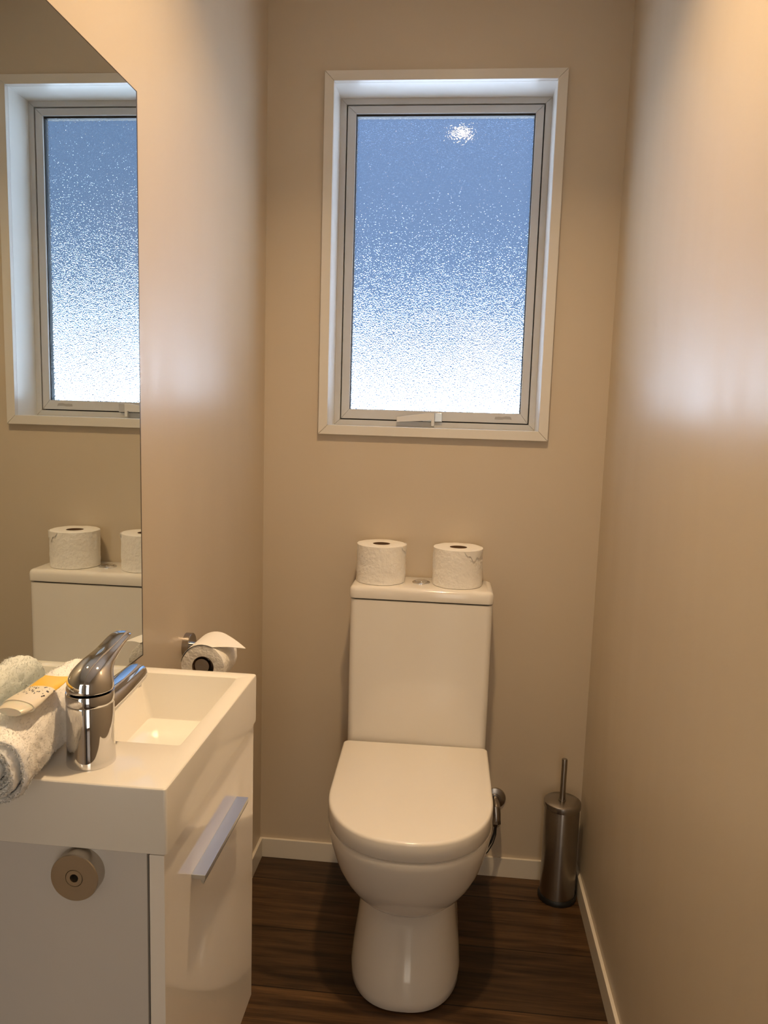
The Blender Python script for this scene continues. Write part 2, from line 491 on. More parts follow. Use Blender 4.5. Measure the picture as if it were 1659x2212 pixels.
# torn sticker residue on the sash
rs = bmesh.new(); random.seed(4)
top = [(0.647 + 0.0049 * i, 1.3385 + random.uniform(-0.0016, 0.0010)) for i in range(10)]
bot = [(0.645 + 0.0054 * i, 1.3300 + random.uniform(-0.0010, 0.0012)) for i in range(10)]
ring = bot + top[::-1]
loops(rs, [[(x, 0.0982, z) for x, z in ring], [(x, 0.0986, z) for x, z in ring]])
link('adhesive_residue', rs, M_mark, win, smooth=False)

# ================================================================== DOWNLIGHT
em = bpy.data.materials.new('lamp_lens'); em.use_nodes = True
em.node_tree.nodes['Principled BSDF'].inputs['Emission Color'].default_value = (*LAMP_COLOR, 1)
em.node_tree.nodes['Principled BSDF'].inputs['Emission Strength'].default_value = 95
for L_, pw, lab in ((LAMP, LAMP_POWER, 'round white recessed ceiling downlight in front of the toilet'),):
    dl = thing('downlight', lab, 'ceiling light', (L_.x, L_.y, CE))
    bm = bmesh.new()
    lathe(bm, [(0.044, -0.001), (0.044, -0.004), (0.056, -0.0045), (0.058, -0.002), (0.058, 0.0)], (L_.x, L_.y, CE), cap0=False, cap1=False)
    link('trim_ring', bm, M_trim, dl)
    bm = bmesh.new(); lathe(bm, [(0.0435, -0.0005), (0.0435, -0.002)], (L_.x, L_.y, CE))
    link('lens', bm, em, dl)
    ld = bpy.data.lights.new('downlight_beam', 'AREA')
    ld.shape = 'DISK'; ld.size = 0.082; ld.energy = pw; ld.color = LAMP_COLOR; ld.spread = math.radians(125)
    lo = bpy.data.objects.new('downlight_beam', ld); col.objects.link(lo)
    lo.location = (L_.x, L_.y, CE - 0.006)

# ================================================================== MIRROR
mi = thing('wall_mirror', 'large frameless mirror on the left wall above the basin', 'mirror', (0.008, -1.5, 0.9085))
MY0, MY1, MZ0, MZ1 = -2.15, -0.875, 0.9085, 1.8288
bm = bmesh.new(); box(bm, 0.0105, 0.0155, MY0, MY1, MZ0, MZ1)
link('glass_edge', bm, M_medge, mi, smooth=False)
bm = bmesh.new(); box(bm, 0.0154, 0.0157, MY0 + 0.0006, MY1 - 0.0040, MZ0 + 0.0025, MZ1 - 0.0020)
link('mirror_face', bm, M_mirror, mi, smooth=False)
bm = bmesh.new(); box(bm, 0.0, 0.0104, MY0 + 0.03, MY1 - 0.02, MZ0 + 0.02, MZ1 - 0.02)
link('backing_board', bm, M_dark, mi, smooth=False)

# ================================================================== VANITY CABINET
va = thing('vanity_cabinet', 'wall-hung white vanity cabinet with one gloss door below the basin', 'cabinet', (0.1, -1.12, 0.327))
VY0, VY1, VZ0, VZ1 = -1.3122, -0.926, 0.327, 0.8255
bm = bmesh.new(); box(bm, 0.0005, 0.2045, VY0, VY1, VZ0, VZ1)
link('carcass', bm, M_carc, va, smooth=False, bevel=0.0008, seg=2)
bm = bmesh.new(); box(bm, 0.2045, 0.2075, VY0 + 0.006, VY1 - 0.006, VZ0 + 0.006, VZ1 - 0.004)
link('hinge_gap', bm, M_dark, va, smooth=False)
bm = bmesh.new(); box(bm, 0.2072, 0.2255, VY0, VY1, VZ0, VZ1 - 0.003)
vd = link('door', bm, M_gloss, va, smooth=False, bevel=0.0008, seg=2)
bm = bmesh.new()
hp = [(0.2255, 0.7430), (0.2440, 0.7430), (0.2440, 0.7375), (0.2418, 0.7310), (0.2398, 0.7318), (0.2375, 0.7365), (0.2255, 0.7372)]
loops(bm, [[(x, -1.2235, z) for x, z in hp], [(x, -1.0215, z) for x, z in hp]])
link('handle', bm, M_satin, vd, smooth=False, bevel=0.0005, seg=2)['label'] = 'satin aluminium edge handle'

# round metal rose on the cabinet side
ro = thing('metal_rose', 'round brushed metal rose with a central hole on the cabinet side', 'fixture', (0.1252, -1.3122, 0.797))
bm = bmesh.new()
c = (0.1252, VY0, 0.797)
lathe(bm, [(0.0285, 0.0), (0.0285, -0.0165), (0.0278, -0.0178), (0.0105, -0.0178), (0.0100, -0.0165), (0.0096, -0.0178), (0.0050, -0.0178),
           (0.0045, -0.0165), (0.0045, -0.004)], c, 'y', 64)
link('disc', bm, M_nickel, ro, angle=25)
bm = bmesh.new(); lathe(bm, [(0.0046, -0.006), (0.0046, -0.0045)], c, 'y', 24)
link('hole', bm, M_dark, ro)

# ================================================================== WASH BASIN
BX1, BY0, BY1, BT = 0.2301, -1.3172, -0.9257, 0.9067
floorz = lambda x, y: 0.839 - 0.006 * (-(y + 0.98)) / 0.2
bm = bmesh.new()
def rr(i, z, x0=0.0005, r=0.004):
    return rrect(x0, BX1 - i, BY0 + i, BY1 - i, r, z)
rings = [rr(0.001, BT - 0.0806), rr(0.0, BT - 0.0796), rr(0, BT - 0.0035), rr(0.0006, BT - 0.0014), rr(0.0018, BT - 0.0003), rr(0.0032, BT),
         rrect(0.040, 0.2055, -1.2060, -0.9505, 0.004, BT),
         rrect(0.0412, 0.2043, -1.2045, -0.9517, 0.004, BT - 0.0006),
         rrect(0.0422, 0.2033, -1.2030, -0.9527, 0.004, BT - 0.0025),
         rrect(0.0660, 0.1815, -1.1860, -0.9745, 0.008, lambda x, y: floorz(x, y) + 0.0045),
         rrect(0.0680, 0.1795, -1.1840, -0.9770, 0.008, lambda x, y: floorz(x, y) + 0.0014),
         rrect(0.0720, 0.1755, -1.1800, -0.9810, 0.008, floorz)]
loops(bm, rings)
basin = link('wash_basin', bm, M_basin, angle=28)
tag(basin, 'white rectangular wash basin with a shallow bowl on the vanity cabinet', 'basin')
bm = bmesh.new(); zz = floorz(0.12, -1.15)
lathe(bm, [(0.019, zz), (0.019, zz + 0.0015), (0.016, zz + 0.0025), (0.012, zz + 0.0005)], (0.123, -1.15, 0))
link('waste', bm, M_chrome, basin)

# ================================================================== TAP
TX, TY, TZ = 0.1146, -1.262, 0.9067
tap = thing('basin_tap', 'chrome single-lever basin tap standing on the near end of the basin', 'tap', (TX, TY, TZ))
bm = bmesh.new()
lathe(bm, [(0.0285, 0.0), (0.0288, 0.002), (0.0284, 0.006), (0.0278, 0.02), (0.0276, 0.045), (0.0277, 0.0735), (0.0272, 0.0748)],
      (TX, TY, TZ), n=72)
body = link('body', bm, M_chrome, tap)
bm = bmesh.new()
lathe(bm, [(0.0264, 0.0742), (0.0276, 0.0758), (0.0280, 0.0790), (0.0282, 0.0880), (0.0276, 0.0890)], (TX, TY, TZ), n=72)
link('collar', bm, M_chrome, tap)
# spout: rounded flattened section rising toward the bowl
def sweep(bm, path, sec, n=28):
    """path: [(point, half_width, half_height)]; section is a superellipse in the plane across the path"""
    pts = [Vector(p[0]) for p in path]
    rings = []
    for i, (p, hw, hh) in enumerate(path):
        t = (pts[min(i + 1, len(pts) - 1)] - pts[max(i - 1, 0)]).normalized()
        side = t.cross(Vector((0, 0, 1))).normalized()
        up = side.cross(t).normalized()
        ring = []
        for k in range(n):
            a = 2 * PI * k / n
            c_, s_ = math.cos(a), math.sin(a)
            ring.append(Vector(p) + side * hw * math.copysign(abs(c_) ** (2 / sec), c_) + up * hh * math.copysign(abs(s_) ** (2 / sec), s_))
        rings.append(ring)
    loops(bm, rings)
bm = bmesh.new()
P = []
for i in range(15):
    t = i / 14
    P.append(((0.1160 + 0.0115 * t, -1.252 + 0.099 * t, 0.9655 + 0.021 * t - 0.004 * t * t),
              0.0175 - 0.0035 * t + 0.002 * math.sin(PI * t), 0.0165 - 0.0045 * t))
P.append(((0.1278, -1.1505, 0.9832), 0.0120, 0.0095))
sweep(bm, P, 2.7)
spout = link('spout', bm, M_chrome, tap, subsurf=1)
bm = bmesh.new(); lathe(bm, [(0.0088, -0.004), (0.0094, 0.0), (0.0094, 0.008)], (0.1265, -1.163, 0.9690), n=32)
link('aerator', bm, M_chrome, spout)
# lever: dome that sweeps up into a paddle
bm = bmesh.new()
rings = []
K = 40
secs = [  # centre offset (dx, dy, z), half width x, half length y, tilt (rad)
    (0.000, 0.000, 0.0893, 0.0270, 0.0270, 0.00),
    (0.000, 0.000, 0.0930, 0.0277, 0.0277, 0.02),
    (0.000, 0.0008, 0.0990, 0.0275, 0.0277, 0.06),
    (0.000, 0.0020, 0.1050, 0.0268, 0.0270, 0.14),
    (0.000, 0.0050, 0.1110, 0.0252, 0.0250, 0.26),
    (0.0005, 0.0095, 0.1165, 0.0230, 0.0215, 0.42),
    (0.001, 0.0160, 0.1215, 0.0205, 0.0168, 0.62),
    (0.002, 0.0245, 0.1262, 0.0180, 0.0122, 0.84),
    (0.0035, 0.0350, 0.1315, 0.0160, 0.0085, 1.00),
    (0.0050, 0.0460, 0.1375, 0.0148, 0.0062, 1.06),
    (0.0065, 0.0570, 0.1435, 0.0142, 0.0050, 1.12),
    (0.0078, 0.0665, 0.1478, 0.0136, 0.0043, 1.25),
    (0.0086, 0.0725, 0.1495, 0.0120, 0.0036, 1.40),
    (0.0090, 0.0760, 0.1500, 0.0088, 0.0024, 1.50),
]
for dx, dy, z, hx, hy, tl in secs:
    ring = []
    z = 0.0893 + (z - 0.0893) * 0.83
    for k in range(K):
        a = 2 * PI * k / K
        px, py = hx * math.cos(a), hy * math.sin(a)
        ring.append((TX + dx + px, TY + dy + py * math.cos(tl), TZ + z - py * math.sin(tl)))
    rings.append(ring)
loops(bm, rings)
lever = link('lever', bm, M_chrome, tap, subsurf=2, angle=180)
bm = bmesh.new()   # small incised arrow mark on the dome
cpos = Vector((TX - 0.010, TY - 0.0262, TZ + 0.0975))
for s in (1, -1):
    tube(bm, [cpos + Vector((-0.0014, 0, 0)), cpos + Vector((0.0012, 0.0002, 0.0019 * s))], 0.00028, 6)
link('arrow_mark', bm, M_black, lever)

# ================================================================== TOWEL
random.seed(11)
NT, NA, TURN = 120, 90, 4.6
KEY = [(-1.385, 0.0640, 0.9500, 0.0440, 0.0420), (-1.330, 0.0570, 0.9535, 0.0395, 0.0460), (-1.262, 0.0505, 0.9560, 0.0330, 0.0490),
       (-1.215, 0.0520, 0.9575, 0.0350, 0.0500), (-1.165, 0.0560, 0.9580, 0.0390, 0.0500)]
def key(y):
    for a, b in zip(KEY, KEY[1:]):
        if y <= b[0] or b is KEY[-1]:
            t = (y - a[0]) / (b[0] - a[0])
            t = t * t * (3 - 2 * t)
            return [a[i] + (b[i] - a[i]) * t for i in range(1, 5)]
def towel_pt(y, ang, rn):
    cx_, cz_, rx, rz = key(y)
    c_, s_ = math.cos(ang), math.sin(ang)
    e = 2 / 2.35
    x = cx_ + rx * rn * math.copysign(abs(c_) ** e, c_)
    z = cz_ + rz * rn * math.copysign(abs(s_) ** e, s_)
    return Vector((x, y, z))
bm = bmesh.new()
na = int(NA * TURN)
th = 0.176
grid = []
for side in (0, 1):
    rows = []
    for i in range(NT + 1):
        y = KEY[0][0] + (KEY[-1][0] - KEY[0][0]) * i / NT
        row = []
        for k in range(na + 1):
            u = k / NA
            ang = -2 * PI * u + 0.4
            rn = 1.0 - (TURN - u) / TURN * 0.86
            rn = max(0.06, rn)
            rr_ = rn - (th if side else 0.0) * (0.9 if rn > 0.2 else 0.4)
            edge = 1 - min(1, min(i, NT - i) / 6)
            if side == 0:
                rr_ -= edge * edge * 0.05
            else:
                rr_ += edge * edge * 0.04
            yy = y + (0.004 * math.sin(u * 3.1 + 1) - 0.010 * (1 - rn) if i < 16 else 0) * (1 - i / 16 if i < 16 else 0)
            p = towel_pt(y, ang, max(0.02, rr_))
            p.y = yy
            nse = noise.noise(p * 55) * 0.0022 + noise.noise(p * 190) * 0.0012 + noise.noise(p * 520) * 0.0013
            cxx, czz, _, _ = key(y)
            d = Vector((p.x - cxx, 0, p.z - czz))
            if d.length > 1e-5:
                p += d.normalized() * nse
            p.x = max(p.x, 0.0166)
            if y > -1.318:
                p.z = max(p.z, TZ + 0.0004)
                if abs(y - TY) < 0.034:
                    lim = TX - math.sqrt(max(0, 0.0292 ** 2 - (y - TY) ** 2))
                    p.x = min(p.x, lim)
            row.append(bm.verts.new(p))
        rows.append(row)
    grid.append(rows)
O, I = grid
for i in range(NT):
    for k in range(na):
        bm.faces.new((O[i][k], O[i][k + 1], O[i + 1][k + 1], O[i + 1][k]))
        bm.faces.new((I[i][k], I[i + 1][k], I[i + 1][k + 1], I[i][k + 1]))
    for k in (0, na):
        bm.faces.new((O[i][k], O[i + 1][k], I[i + 1][k], I[i][k]))
for k in range(na):
    for i in (0, NT):
        bm.faces.new((O[i][k], I[i][k], I[i][k + 1], O[i][k + 1]))
bmesh.ops.recalc_face_normals(bm, faces=bm.faces[:])
bm.normal_update()
# terry loops: fine fibres over the outer turn and the rolled end
src = []
for i in range(NT):
    for k in range(na - NA - 8, na):
        src.append((O[i][k], O[i][k + 1], O[i + 1][k + 1], O[i + 1][k]))
ends = []
for k in range(na):
    ends.append((O[0][k], I[0][k], I[0][k + 1], O[0][k + 1]))
def fibre(q, outward, L):
    a, b = random.random(), random.random()
    p = q[0].co.lerp(q[1].co, a).lerp(q[3].co.lerp(q[2].co, a), b)
    d = (outward(p) + Vector((random.uniform(-1, 1), random.uniform(-1, 1), random.uniform(-1, 1))) * 0.8).normalized()
    s = d.orthogonal().normalized()
    s.rotate(Matrix.Rotation(random.uniform(0, 6.28), 3, d))
    w_ = 0.00016
    t_ = p + d * L + s * L * 0.45
    if t_.x < 0.0165 or (abs(t_.y - TY) < 0.034 and (t_.x - TX) ** 2 + (t_.y - TY) ** 2 < 0.0288 ** 2):
        return
    if t_.z < TZ and t_.y > -1.3172:
        return
    vv = [bm.verts.new(p - s * w_), bm.verts.new(p + s * w_), bm.verts.new(p + d * L * 0.6 + s * (L * 0.1 + w_ * 0.5)), bm.verts.new(t_)]
    bm.faces.new(vv)
def outw(p):
    cxx, czz, _, _ = key(max(KEY[0][0], min(KEY[-1][0], p.y)))
    return Vector((p.x - cxx, 0, p.z - czz)).normalized()
for _ in range(11000):
    fibre(random.choice(src), outw, random.uniform(0.0012, 0.0030))
for _ in range(6000):
    fibre(random.choice(ends), lambda p: Vector((0, -1, 0)), random.uniform(0.0015, 0.0042))
me = bpy.data.meshes.new('rolled_towel'); bm.to_mesh(me); bm.free()
for p_ in me.polygons:
    p_.use_smooth = True
tw = bpy.data.objects.new('rolled_towel', me); col.objects.link(tw); me.materials.append(M_towel)
tag(tw, 'rolled white terry hand towel lying on the basin between mirror and tap', 'towel')

# ================================================================== TOILETRY TUBE on the towel
tu = thing('toiletry_tube', 'yellow and cream toiletry tube lying on top of the rolled towel', 'tube', (0.07, -1.30, 1.004))
NEAR_L, NEAR_R = Vector((0.0515, -1.338, 1.0035)), Vector((0.0920, -1.343, 1.0035))
FAR_L, FAR_R = Vector((0.0560, -1.258, 1.0085)), Vector((0.0880, -1.2565, 1.0085))
bm = bmesh.new(); uvl = bm.loops.layers.uv.new('UVMap')
NU, NV = 14, 24
def tp(u, v, s):
    p = NEAR_L.lerp(NEAR_R, u).lerp(FAR_L.lerp(FAR_R, u), v)
    thick = 0.0062 * (1 - v) ** 0.8 + 0.0006
    prof = math.sqrt(max(0, 1 - (2 * u - 1) ** 2)) if v < 0.98 else 1
    p.z += s * thick * (0.15 + 0.85 * prof) + 0.0005 * math.sin(9 * v + 4 * u)
    return p
tops = [[bm.verts.new(tp(i / NU, j / NV, 1)) for i in range(NU + 1)] for j in range(NV + 1)]
bots = [[bm.verts.new(tp(i / NU, j / NV, -1)) for i in range(NU + 1)] for j in range(NV + 1)]
def fq(vs, uvs):
    f = bm.faces.new(vs)
    for l, uv in zip(f.loops, uvs):
        l[uvl].uv = uv
for j in range(NV):
    for i in range(NU):
        uv = [(i / NU, j / NV), ((i + 1) / NU, j / NV), ((i + 1) / NU, (j + 1) / NV), (i / NU, (j + 1) / NV)]
        fq([tops[j][i], tops[j][i + 1], tops[j + 1][i + 1], tops[j + 1][i]], uv)
        fq([bots[j][i], bots[j + 1][i], bots[j + 1][i + 1], bots[j][i + 1]], [uv[0], uv[3], uv[2], uv[1]])
    for i in (0, NU):
        uv = [(i / NU, j / NV), (i / NU, (j + 1) / NV)]
        fq([tops[j][i], tops[j + 1][i], bots[j + 1][i], bots[j][i]], [uv[0], uv[1], uv[1], uv[0]])
for i in range(NU):
    for j in (0, NV):
        fq([tops[j][i], bots[j][i], bots[j][i + 1], tops[j][i + 1]], [(i / NU, j / NV)] * 4)
link('tube_body', bm, M_pack, tu, angle=60)
bm = bmesh.new()
mid = NEAR_L.lerp(NEAR_R, 0.5)
d = (NEAR_R - NEAR_L).normalized()
rings = []
for k in range(7):
    yy = -0.0165 * k / 6
    s_ = 1.0 - 0.25 * (k / 6) ** 3
    rings.append([mid + d * (0.0185 * s_ * math.cos(2 * PI * a / 24)) + Vector((0, yy, 0.0060 * s_ * math.sin(2 * PI * a / 24))) for a in range(24)])
loops(bm, rings)
link('cap', bm, M_cap, tu)

# ================================================================== TOILET
AX = 0.4620   # centre line at the cistern
to = thing('toilet', 'white close-coupled toilet with closed lid against the back wall', 'toilet', (AX, -0.08, 0.0))
ROT = math.radians(1.1)
def dring(yb, yf, hw, z, yc=None, r=0.02, n=24, ex=2.15, hwb=None):
    """D-shaped ring: rounded square back at yb, straight sides, elliptical front reaching yf"""
    if yc is None:
        yc = yf + min(0.235, (yb - yf) * 0.75)
    hwb = hwb if hwb is not None else hw
    pts = []
    for k in range(2 * n + 1):
        a = PI * k / (2 * n)
        c_, s_ = math.cos(a), math.sin(a)
        x = -hw * math.copysign(abs(c_) ** (2 / ex), c_)
        y = yc - (yc - yf) * abs(s_) ** (2 / ex)
        pts.append((x, y))
    for k in range(1, 7):
        t = k / 7
        pts.append((hw + (hwb - hw) * t, yc + (yb - r - yc) * t))
    for k in range(7):
        a = PI / 2 * k / 6
        pts.append((hwb - r + r * math.cos(a), yb - r + r * math.sin(a)))
    for k in range(7):
        a = PI / 2 + PI / 2 * k / 6
        pts.append((-hwb + r + r * math.cos(a), yb - r + r * math.sin(a)))
    for k in range(1, 7):
        t = 1 - k / 7
        pts.append((-hw + (-hwb + hw) * t, yc + (yb - r - yc) * t))
    out = []
    for x, y in pts:
        dx, dy = x, y + 0.08
        out.append((AX + dx * math.cos(ROT) - dy * math.sin(ROT), -0.08 + dx * math.sin(ROT) + dy * math.cos(ROT), z))
    return out
bm = bmesh.new()
S = [  # z, front y, half width, straight start
    (0.003, -0.556, 0.1300, -0.37), (0.006, -0.559, 0.1320, -0.37), (0.025, -0.558, 0.1325, -0.37), (0.07, -0.541, 0.1275, -0.365), (0.12, -0.522, 0.1205, -0.36), (0.17, -0.508, 0.1155, -0.355),
    (0.197, -0.504, 0.1135, -0.35), (0.2065, -0.510, 0.1150, -0.35), (0.212, -0.522, 0.1205, -0.352), (0.225, -0.542, 0.1310, -0.358),
    (0.25, -0.569, 0.1470, -0.370), (0.28, -0.593, 0.1615, -0.385), (0.31, -0.611, 0.1725, -0.395), (0.34, -0.624, 0.1805, -0.40),
    (0.37, -0.635, 0.1870, -0.41), (0.395, -0.6400, 0.1905, -0.42), (0.4075, -0.6410, 0.1912, -0.42), (0.4125, -0.6405, 0.1908, -0.42), (0.4145, -0.637, 0.188, -0.42)]
rings = []
for z, yf, hw, yc in S:
    hb_ = 0.126 if z < 0.2 else min(hw, 0.126 + (z - 0.2) * 0.5)
    rings.append(dring(-0.012, yf, hw, z, yc, 0.012, hwb=min(hb_, 0.178), ex=2.45 if z < 0.2 else 2.25))
loops(bm, rings)
pan = link('pan', bm, M_ceramic, to, angle=50)
bm = bmesh.new()   # rear deck below the cistern
loops(bm, [rrect(AX - 0.183, AX + 0.183, -0.235, -0.006, 0.02, z) for z in (0.375, 0.405)] )
link('rear_deck', bm, M_ceramic, to, bevel=0.004)
bm = bmesh.new()
loops(bm, [dring(-0.172, -0.635, 0.1855, z_, -0.42, 0.012, ex=2.25) for z_ in (0.4140, 0.4180)])
link('seat_ring', bm, M_seat, to)
LID = []
for i_, z in ((0.0030, 0.4172), (0.0010, 0.4175), (0.0, 0.4188), (0.0, 0.4535), (0.0008, 0.4565), (0.0024, 0.4587), (0.0046, 0.4599), (0.0085, 0.4604)):
    LID.append(dring(-0.1605 - i_, -0.642 + i_, 0.1908 - i_, z, -0.42, 0.013 if i_ < 0.008 else 0.008, ex=2.28, hwb=0.1925 - i_))
bm = bmesh.new(); loops(bm, LID)
link('seat_lid', bm, M_seat, to, angle=60)
for s in (-1, 1):
    bm = bmesh.new()
    lathe(bm, [(0.011, -0.02), (0.0115, -0.018), (0.0115, 0.018), (0.011, 0.02)], (AX + s * 0.085, -0.166, 0.431), 'x', 24)
    link('hinge', bm, M_chrome, to)
# cistern
CX0, CX1, CYF = 0.2750, 0.6525, -0.1545
bm = bmesh.new()
rings = [rrect(CX0 + 0.003, CX1 - 0.001, CYF + 0.002, -0.004, 0.016, 0.4055), rrect(CX0 + 0.002, CX1 - 0.0005, CYF, -0.004, 0.018, 0.412),
         rrect(CX0 + 0.001, CX1, CYF, -0.004, 0.018, 0.62), rrect(CX0 + 0.001, CX1, CYF, -0.004, 0.018, 0.8455), rrect(CX0 + 0.002, CX1 - 0.001, CYF + 0.001, -0.004, 0.018, 0.8465)]
loops(bm, rings)
link('cistern', bm, M_ceramic, to)
bm = bmesh.new(); loops(bm, [rrect(CX0 + 0.006, CX1 - 0.006, CYF + 0.006, -0.008, 0.014, 0.8460), rrect(CX0 + 0.006, CX1 - 0.006, CYF + 0.006, -0.008, 0.014, 0.8510)])
link('lid_seam', bm, M_dark, to)
bm = bmesh.new()
LR = [(0.0015, 0.8502), (0.0004, 0.8506), (0.0, 0.8520), (0.0, 0.8705), (0.0012, 0.8755), (0.0038, 0.8795), (0.0080, 0.8818), (0.0140, 0.8828)]
loops(bm, [rrect(CX0 - 0.0015 + i_, CX1 + 0.0015 - i_, -0.1575 + i_, -0.003 - i_ * 0.4, 0.018 - i_ * 0.5, z, 8) for i_, z in LR])
link('cistern_lid', bm, M_ceramic, to, angle=60)
bm = bmesh.new()
bc = (0.4603, -0.0757, 0.8826)
lathe(bm, [(0.0245, 0.0), (0.0245, 0.0022), (0.0215, 0.0045), (0.0185, 0.0048), (0.0180, 0.0035)], bc)
fb = link('flush_plate', bm, M_chrome, to)
for s in (-1, 1):
    bm = bmesh.new()
    pts = [(0.0172 * math.cos(a), s * (0.0006 + 0.0166 * math.sin(a))) for a in [PI * k / 16 for k in range(17)]]
    loops(bm, [[(bc[0] + x, bc[1] + y, bc[2] + z) for x, y in pts] for z in (0.003, 0.0062)])
    link('flush_button', bm, M_chrome, fb, bevel=0.0006, seg=2)

# water valve on the back wall
vv = thing('stop_valve', 'small chrome stop valve on the back wall right of the toilet', 'valve', (0.694, 0, 0.240))
vc = (0.694, 0, 0.240)
bm = bmesh.new(); lathe(bm, [(0.0315, 0.0), (0.0315, -0.002), (0.0300, -0.0045), (0.022, -0.0075), (0.0165, -0.0085), (0.0165, -0.012), (0.012, -0.0125)], vc, 'y', 48)
link('wall_plate', bm, M_steel, vv)
bm = bmesh.new()
tube(bm, [(0.694, -0.012, 0.240), (0.694, -0.040, 0.240), (0.6945, -0.052, 0.235), (0.6955, -0.058, 0.222), (0.6965, -0.061, 0.205)], [0.0125, 0.0125, 0.0135, 0.0135, 0.0130], 24)
link('valve_body', bm, M_steel, vv)
bm = bmesh.new(); tube(bm, [(0.6965, -0.061, 0.205), (0.697, -0.063, 0.196), (0.696, -0.064, 0.188)], [0.0130, 0.0132, 0.009], 6)
link('coupling_nut', bm, M_steel, vv, angle=20)
bm = bmesh.new(); tube(bm, [(0.696, -0.064, 0.190), (0.692, -0.066, 0.165), (0.684, -0.069, 0.142), (0.672, -0.072, 0.122), (0.664, -0.074, 0.112)], 0.0034, 12)
link('hose', bm, M_black, vv)
bm = bmesh.new(); tube(bm, [(0.6975, -0.066, 0.190), (0.697, -0.070, 0.166), (0.690, -0.074, 0.142), (0.677, -0.078, 0.118), (0.664, -0.081, 0.105)], 0.0016, 8)
link('cable', bm, M_black, vv)

# ================================================================== TOILET BRUSH
bx_, by_ = 0.8745, -0.078
tb = thing('toilet_brush', 'tall brushed steel toilet brush holder in the right back corner', 'toilet brush', (bx_, by_, 0))
bm = bmesh.new(); lathe(bm, [(0.0520, 0.0), (0.0530, 0.003), (0.0530, 0.010), (0.0500, 0.0150), (0.0495, 0.0150)], (bx_, by_, 0), n=64)
link('base_ring', bm, M_black, tb)
bm = bmesh.new(); lathe(bm, [(0.0478, 0.0142), (0.0485, 0.018), (0.0480, 0.15), (0.0482, 0.268), (0.0476, 0.2705)], (bx_, by_, 0), n=64)
link('canister', bm, M_can, tb)
bm = bmesh.new(); lathe(bm, [(0.0488, 0.2700), (0.0505, 0.2712), (0.0508, 0.2745), (0.0508, 0.2830), (0.0500, 0.2865), (0.0470, 0.2885), (0.010, 0.2895)], (bx_, by_, 0), n=64)
link('lid', bm, M_steel, tb)
bm = bmesh.new(); lathe(bm, [(0.0105, 0.2890), (0.0105, 0.2910), (0.0078, 0.2915), (0.0078, 0.4060), (0.0070, 0.4085), (0.0040, 0.4092)], (bx_ - 0.001, by_, 0), n=32)
link('handle', bm, M_can, tb)

# ================================================================== TOILET ROLLS
def roll_bm(cx_, cy_, z0, z1, ro_, ri, seed, axis='z'):
    bm = bmesh.new()
    n, m = 96, 26
    rings = []
    H = z1 - z0
    def P_(a, r, h):
        c_, s_ = math.cos(a), math.sin(a)
        return (cx_ + r * c_, cy_ + r * s_, z0 + h) if axis == 'z' else (cx_ + r * c_, z0 + h, cy_ + r * s_)
    prof = [(ri, 0.001), (ro_ - 0.004, 0.0)] + [(ro_, H * (0.012 + 0.976 * k / m)) for k in range(m + 1)] + [(ro_ - 0.004, H), (ri + 0.004, H), (ri, H - 0.001)]
    for r, h in prof:
        ring = []
        for k in range(n):
            a = 2 * PI * k / n
            rr_ = r
            if r > ri + 0.006:
                q = Vector((math.cos(a) * 1.6, math.sin(a) * 1.6, h * 22 + seed))
                rr_ += noise.noise(q) * 0.0016 + noise.noise(q * 3.1) * 0.0010 + noise.noise(q * 7) * 0.0005
                st = (a + seed) % (2 * PI) / (2 * PI)
                rr_ += 0.0012 * st      # the spiral step where the outer sheet ends
            hh = h
            if abs(h - H) < 1e-4 and r > ri + 0.006:
                hh += noise.noise(Vector((math.cos(a) * 2, math.sin(a) * 2, seed))) * 0.0015
            ring.append(P_(a, rr_, hh))
        rings.append(ring)
    rings.append(rings[0])
    vr = [[bm.verts.new(p) for p in r] for r in rings[:-1]]
    vr.append(vr[0])
    for A, B in zip(vr, vr[1:]):
        for i in range(n):
            j = (i + 1) % n
            bm.faces.new((A[i], A[j], B[j], B[i]))
    return bm
def core_bm(cx_, cy_, z0, z1, ri, axis='z'):
    bm = bmesh.new()
    prof = [(ri, z0 + 0.001), (ri, z1 - 0.0012), (ri - 0.0012, z1 - 0.0012), (ri - 0.0012, z0 + 0.001)]
    org = (cx_, cy_, 0) if axis == 'z' else (cx_, 0, cy_)
    lathe(bm, prof, org, axis, 40, False, False)
    return bm
ZL = 0.8829
for nm_, cx_, cy_, seed, lab in (('left', 0.3480, -0.0725, 3.3, 'white toilet roll standing on the left side of the cistern lid'),
                                 ('right', 0.5571, -0.0725, 8.1, 'white toilet roll standing on the right side of the cistern lid')):
    r_ = thing('toilet_roll', lab, 'toilet roll', (cx_, cy_, ZL), 'spare toilet rolls on the cistern')
    link('paper', roll_bm(cx_, cy_, ZL, ZL + 0.1035, 0.0665, 0.0235, seed), M_paper, r_, angle=50)
    link('cardboard_core', core_bm(cx_, cy_, ZL, ZL + 0.1035, 0.0235), M_core, r_)
    bm = bmesh.new()
    # ragged lap line of the outer sheet
    a0 = -PI / 2 + (0.25 if nm_ == 'right' else 1.05)
    rings = []
    for k in range(15):
        a = a0 + 0.9 * k / 14
        zt = ZL + 0.1035 - 0.004 - (0.020 + 0.006 * math.sin(k * 1.3)) * math.sin(PI * k / 14)
        rr_ = 0.0693
        rings.append([(cx_ + (rr_ - e_) * math.cos(a), cy_ + (rr_ - e_) * math.sin(a), z_) for e_, z_ in ((0, ZL + 0.1025), (0, zt), (0.0015, zt), (0.0015, ZL + 0.1025))])
    loops(bm, rings)
    link('loose_edge', bm, M_sheet, r_)

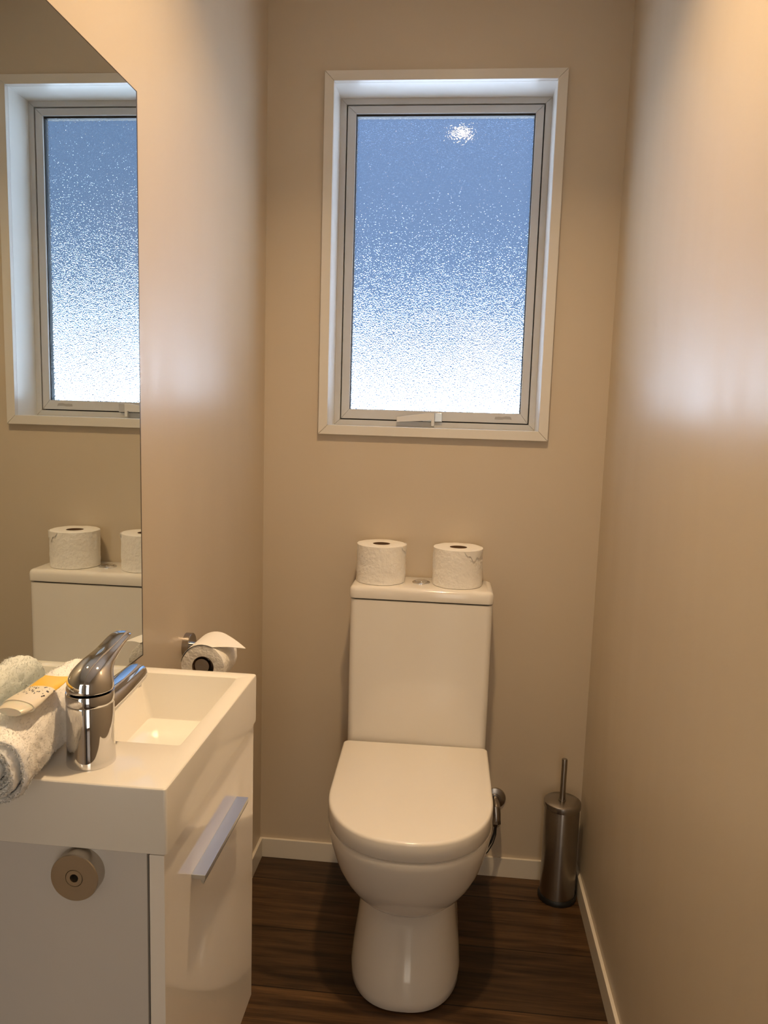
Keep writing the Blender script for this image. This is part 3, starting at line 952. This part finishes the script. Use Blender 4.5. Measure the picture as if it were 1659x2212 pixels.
# holder on the left wall
AY, AZ = -0.615, 0.848
ho = thing('toilet_roll_holder', 'brushed metal toilet roll holder fixed to the left wall', 'toilet roll holder', (0, AY, AZ))
bm = bmesh.new(); lathe(bm, [(0.0265, 0.0), (0.0265, 0.0125), (0.0255, 0.0135), (0.010, 0.0137)], (0, AY - 0.01, AZ), 'x', 56)
link('wall_rose', bm, M_steel, ho)
bm = bmesh.new()
BX_, RZ = 0.0690, 0.838
tube(bm, [(0.0130, AY - 0.01, AZ), (0.052, AY - 0.010, AZ), (0.062, AY - 0.012, AZ), (0.067, AY - 0.018, AZ), (BX_, AY - 0.03, AZ), (BX_, -0.705, AZ)], 0.0085, 24)
link('arm', bm, M_chrome, ho)
bm = bmesh.new(); lathe(bm, [(0.0085, -0.704), (0.0150, -0.705), (0.0152, -0.7145), (0.0146, -0.716)], (BX_ - 0.004, 0, AZ - 0.010), 'y', 40)
link('end_cap', bm, M_steel, ho)
hr = thing('toilet_roll', 'partly used toilet roll with folded end hanging on the wall holder', 'toilet roll', (BX_, -0.67, RZ))
RY0, RY1, RR = -0.7225, -0.6340, 0.0435
link('paper', roll_bm(BX_, RZ, RY0, RY1, RR - 0.001, 0.0215, 1.2, 'y'), M_paper, hr, angle=50)
link('cardboard_core', core_bm(BX_, RZ, RY0, RY1, 0.0215, 'y'), M_core, hr)
bm = bmesh.new()
prof = []
Rw = RR + 0.0016
A0, A1 = math.radians(172), math.radians(66)
for k in range(14):
    a = A0 + (A1 - A0) * k / 13
    prof.append(((BX_ + Rw * math.cos(a), RZ + Rw * math.sin(a)), RY0 - 0.0005, RY1 + 0.0005))
end = prof[-1][0]
tipx, tipz, tipy = 0.1395, 0.8640, -0.672
for k in range(1, 11):
    t = k / 10
    x = end[0] + (tipx - end[0]) * t
    z = end[1] + (tipz - end[1]) * t + 0.0018 * math.sin(PI * t)
    prof.append(((x, z), (RY0 - 0.0005) + (tipy - 0.0005 - RY0) * t, (RY1 + 0.0005) + (tipy + 0.0005 - RY1) * t))
NR = 8
def sheet(off):
    return [[bm.verts.new((x, ya + (yb - ya) * j / NR, z + off)) for j in range(NR + 1)] for (x, z), ya, yb in prof]
up, dn = sheet(0.0008), sheet(0.0)
for i in range(len(prof) - 1):
    for j in range(NR):
        bm.faces.new((up[i][j], up[i][j + 1], up[i + 1][j + 1], up[i + 1][j]))
        bm.faces.new((dn[i][j], dn[i + 1][j], dn[i + 1][j + 1], dn[i][j + 1]))
    for j in (0, NR):
        bm.faces.new((up[i][j], up[i + 1][j], dn[i + 1][j], dn[i][j]))
for j in range(NR):
    for i in (0, len(prof) - 1):
        bm.faces.new((up[i][j], dn[i][j], dn[i][j + 1], up[i][j + 1]))
link('loose_sheet', bm, M_sheet, hr, angle=60)
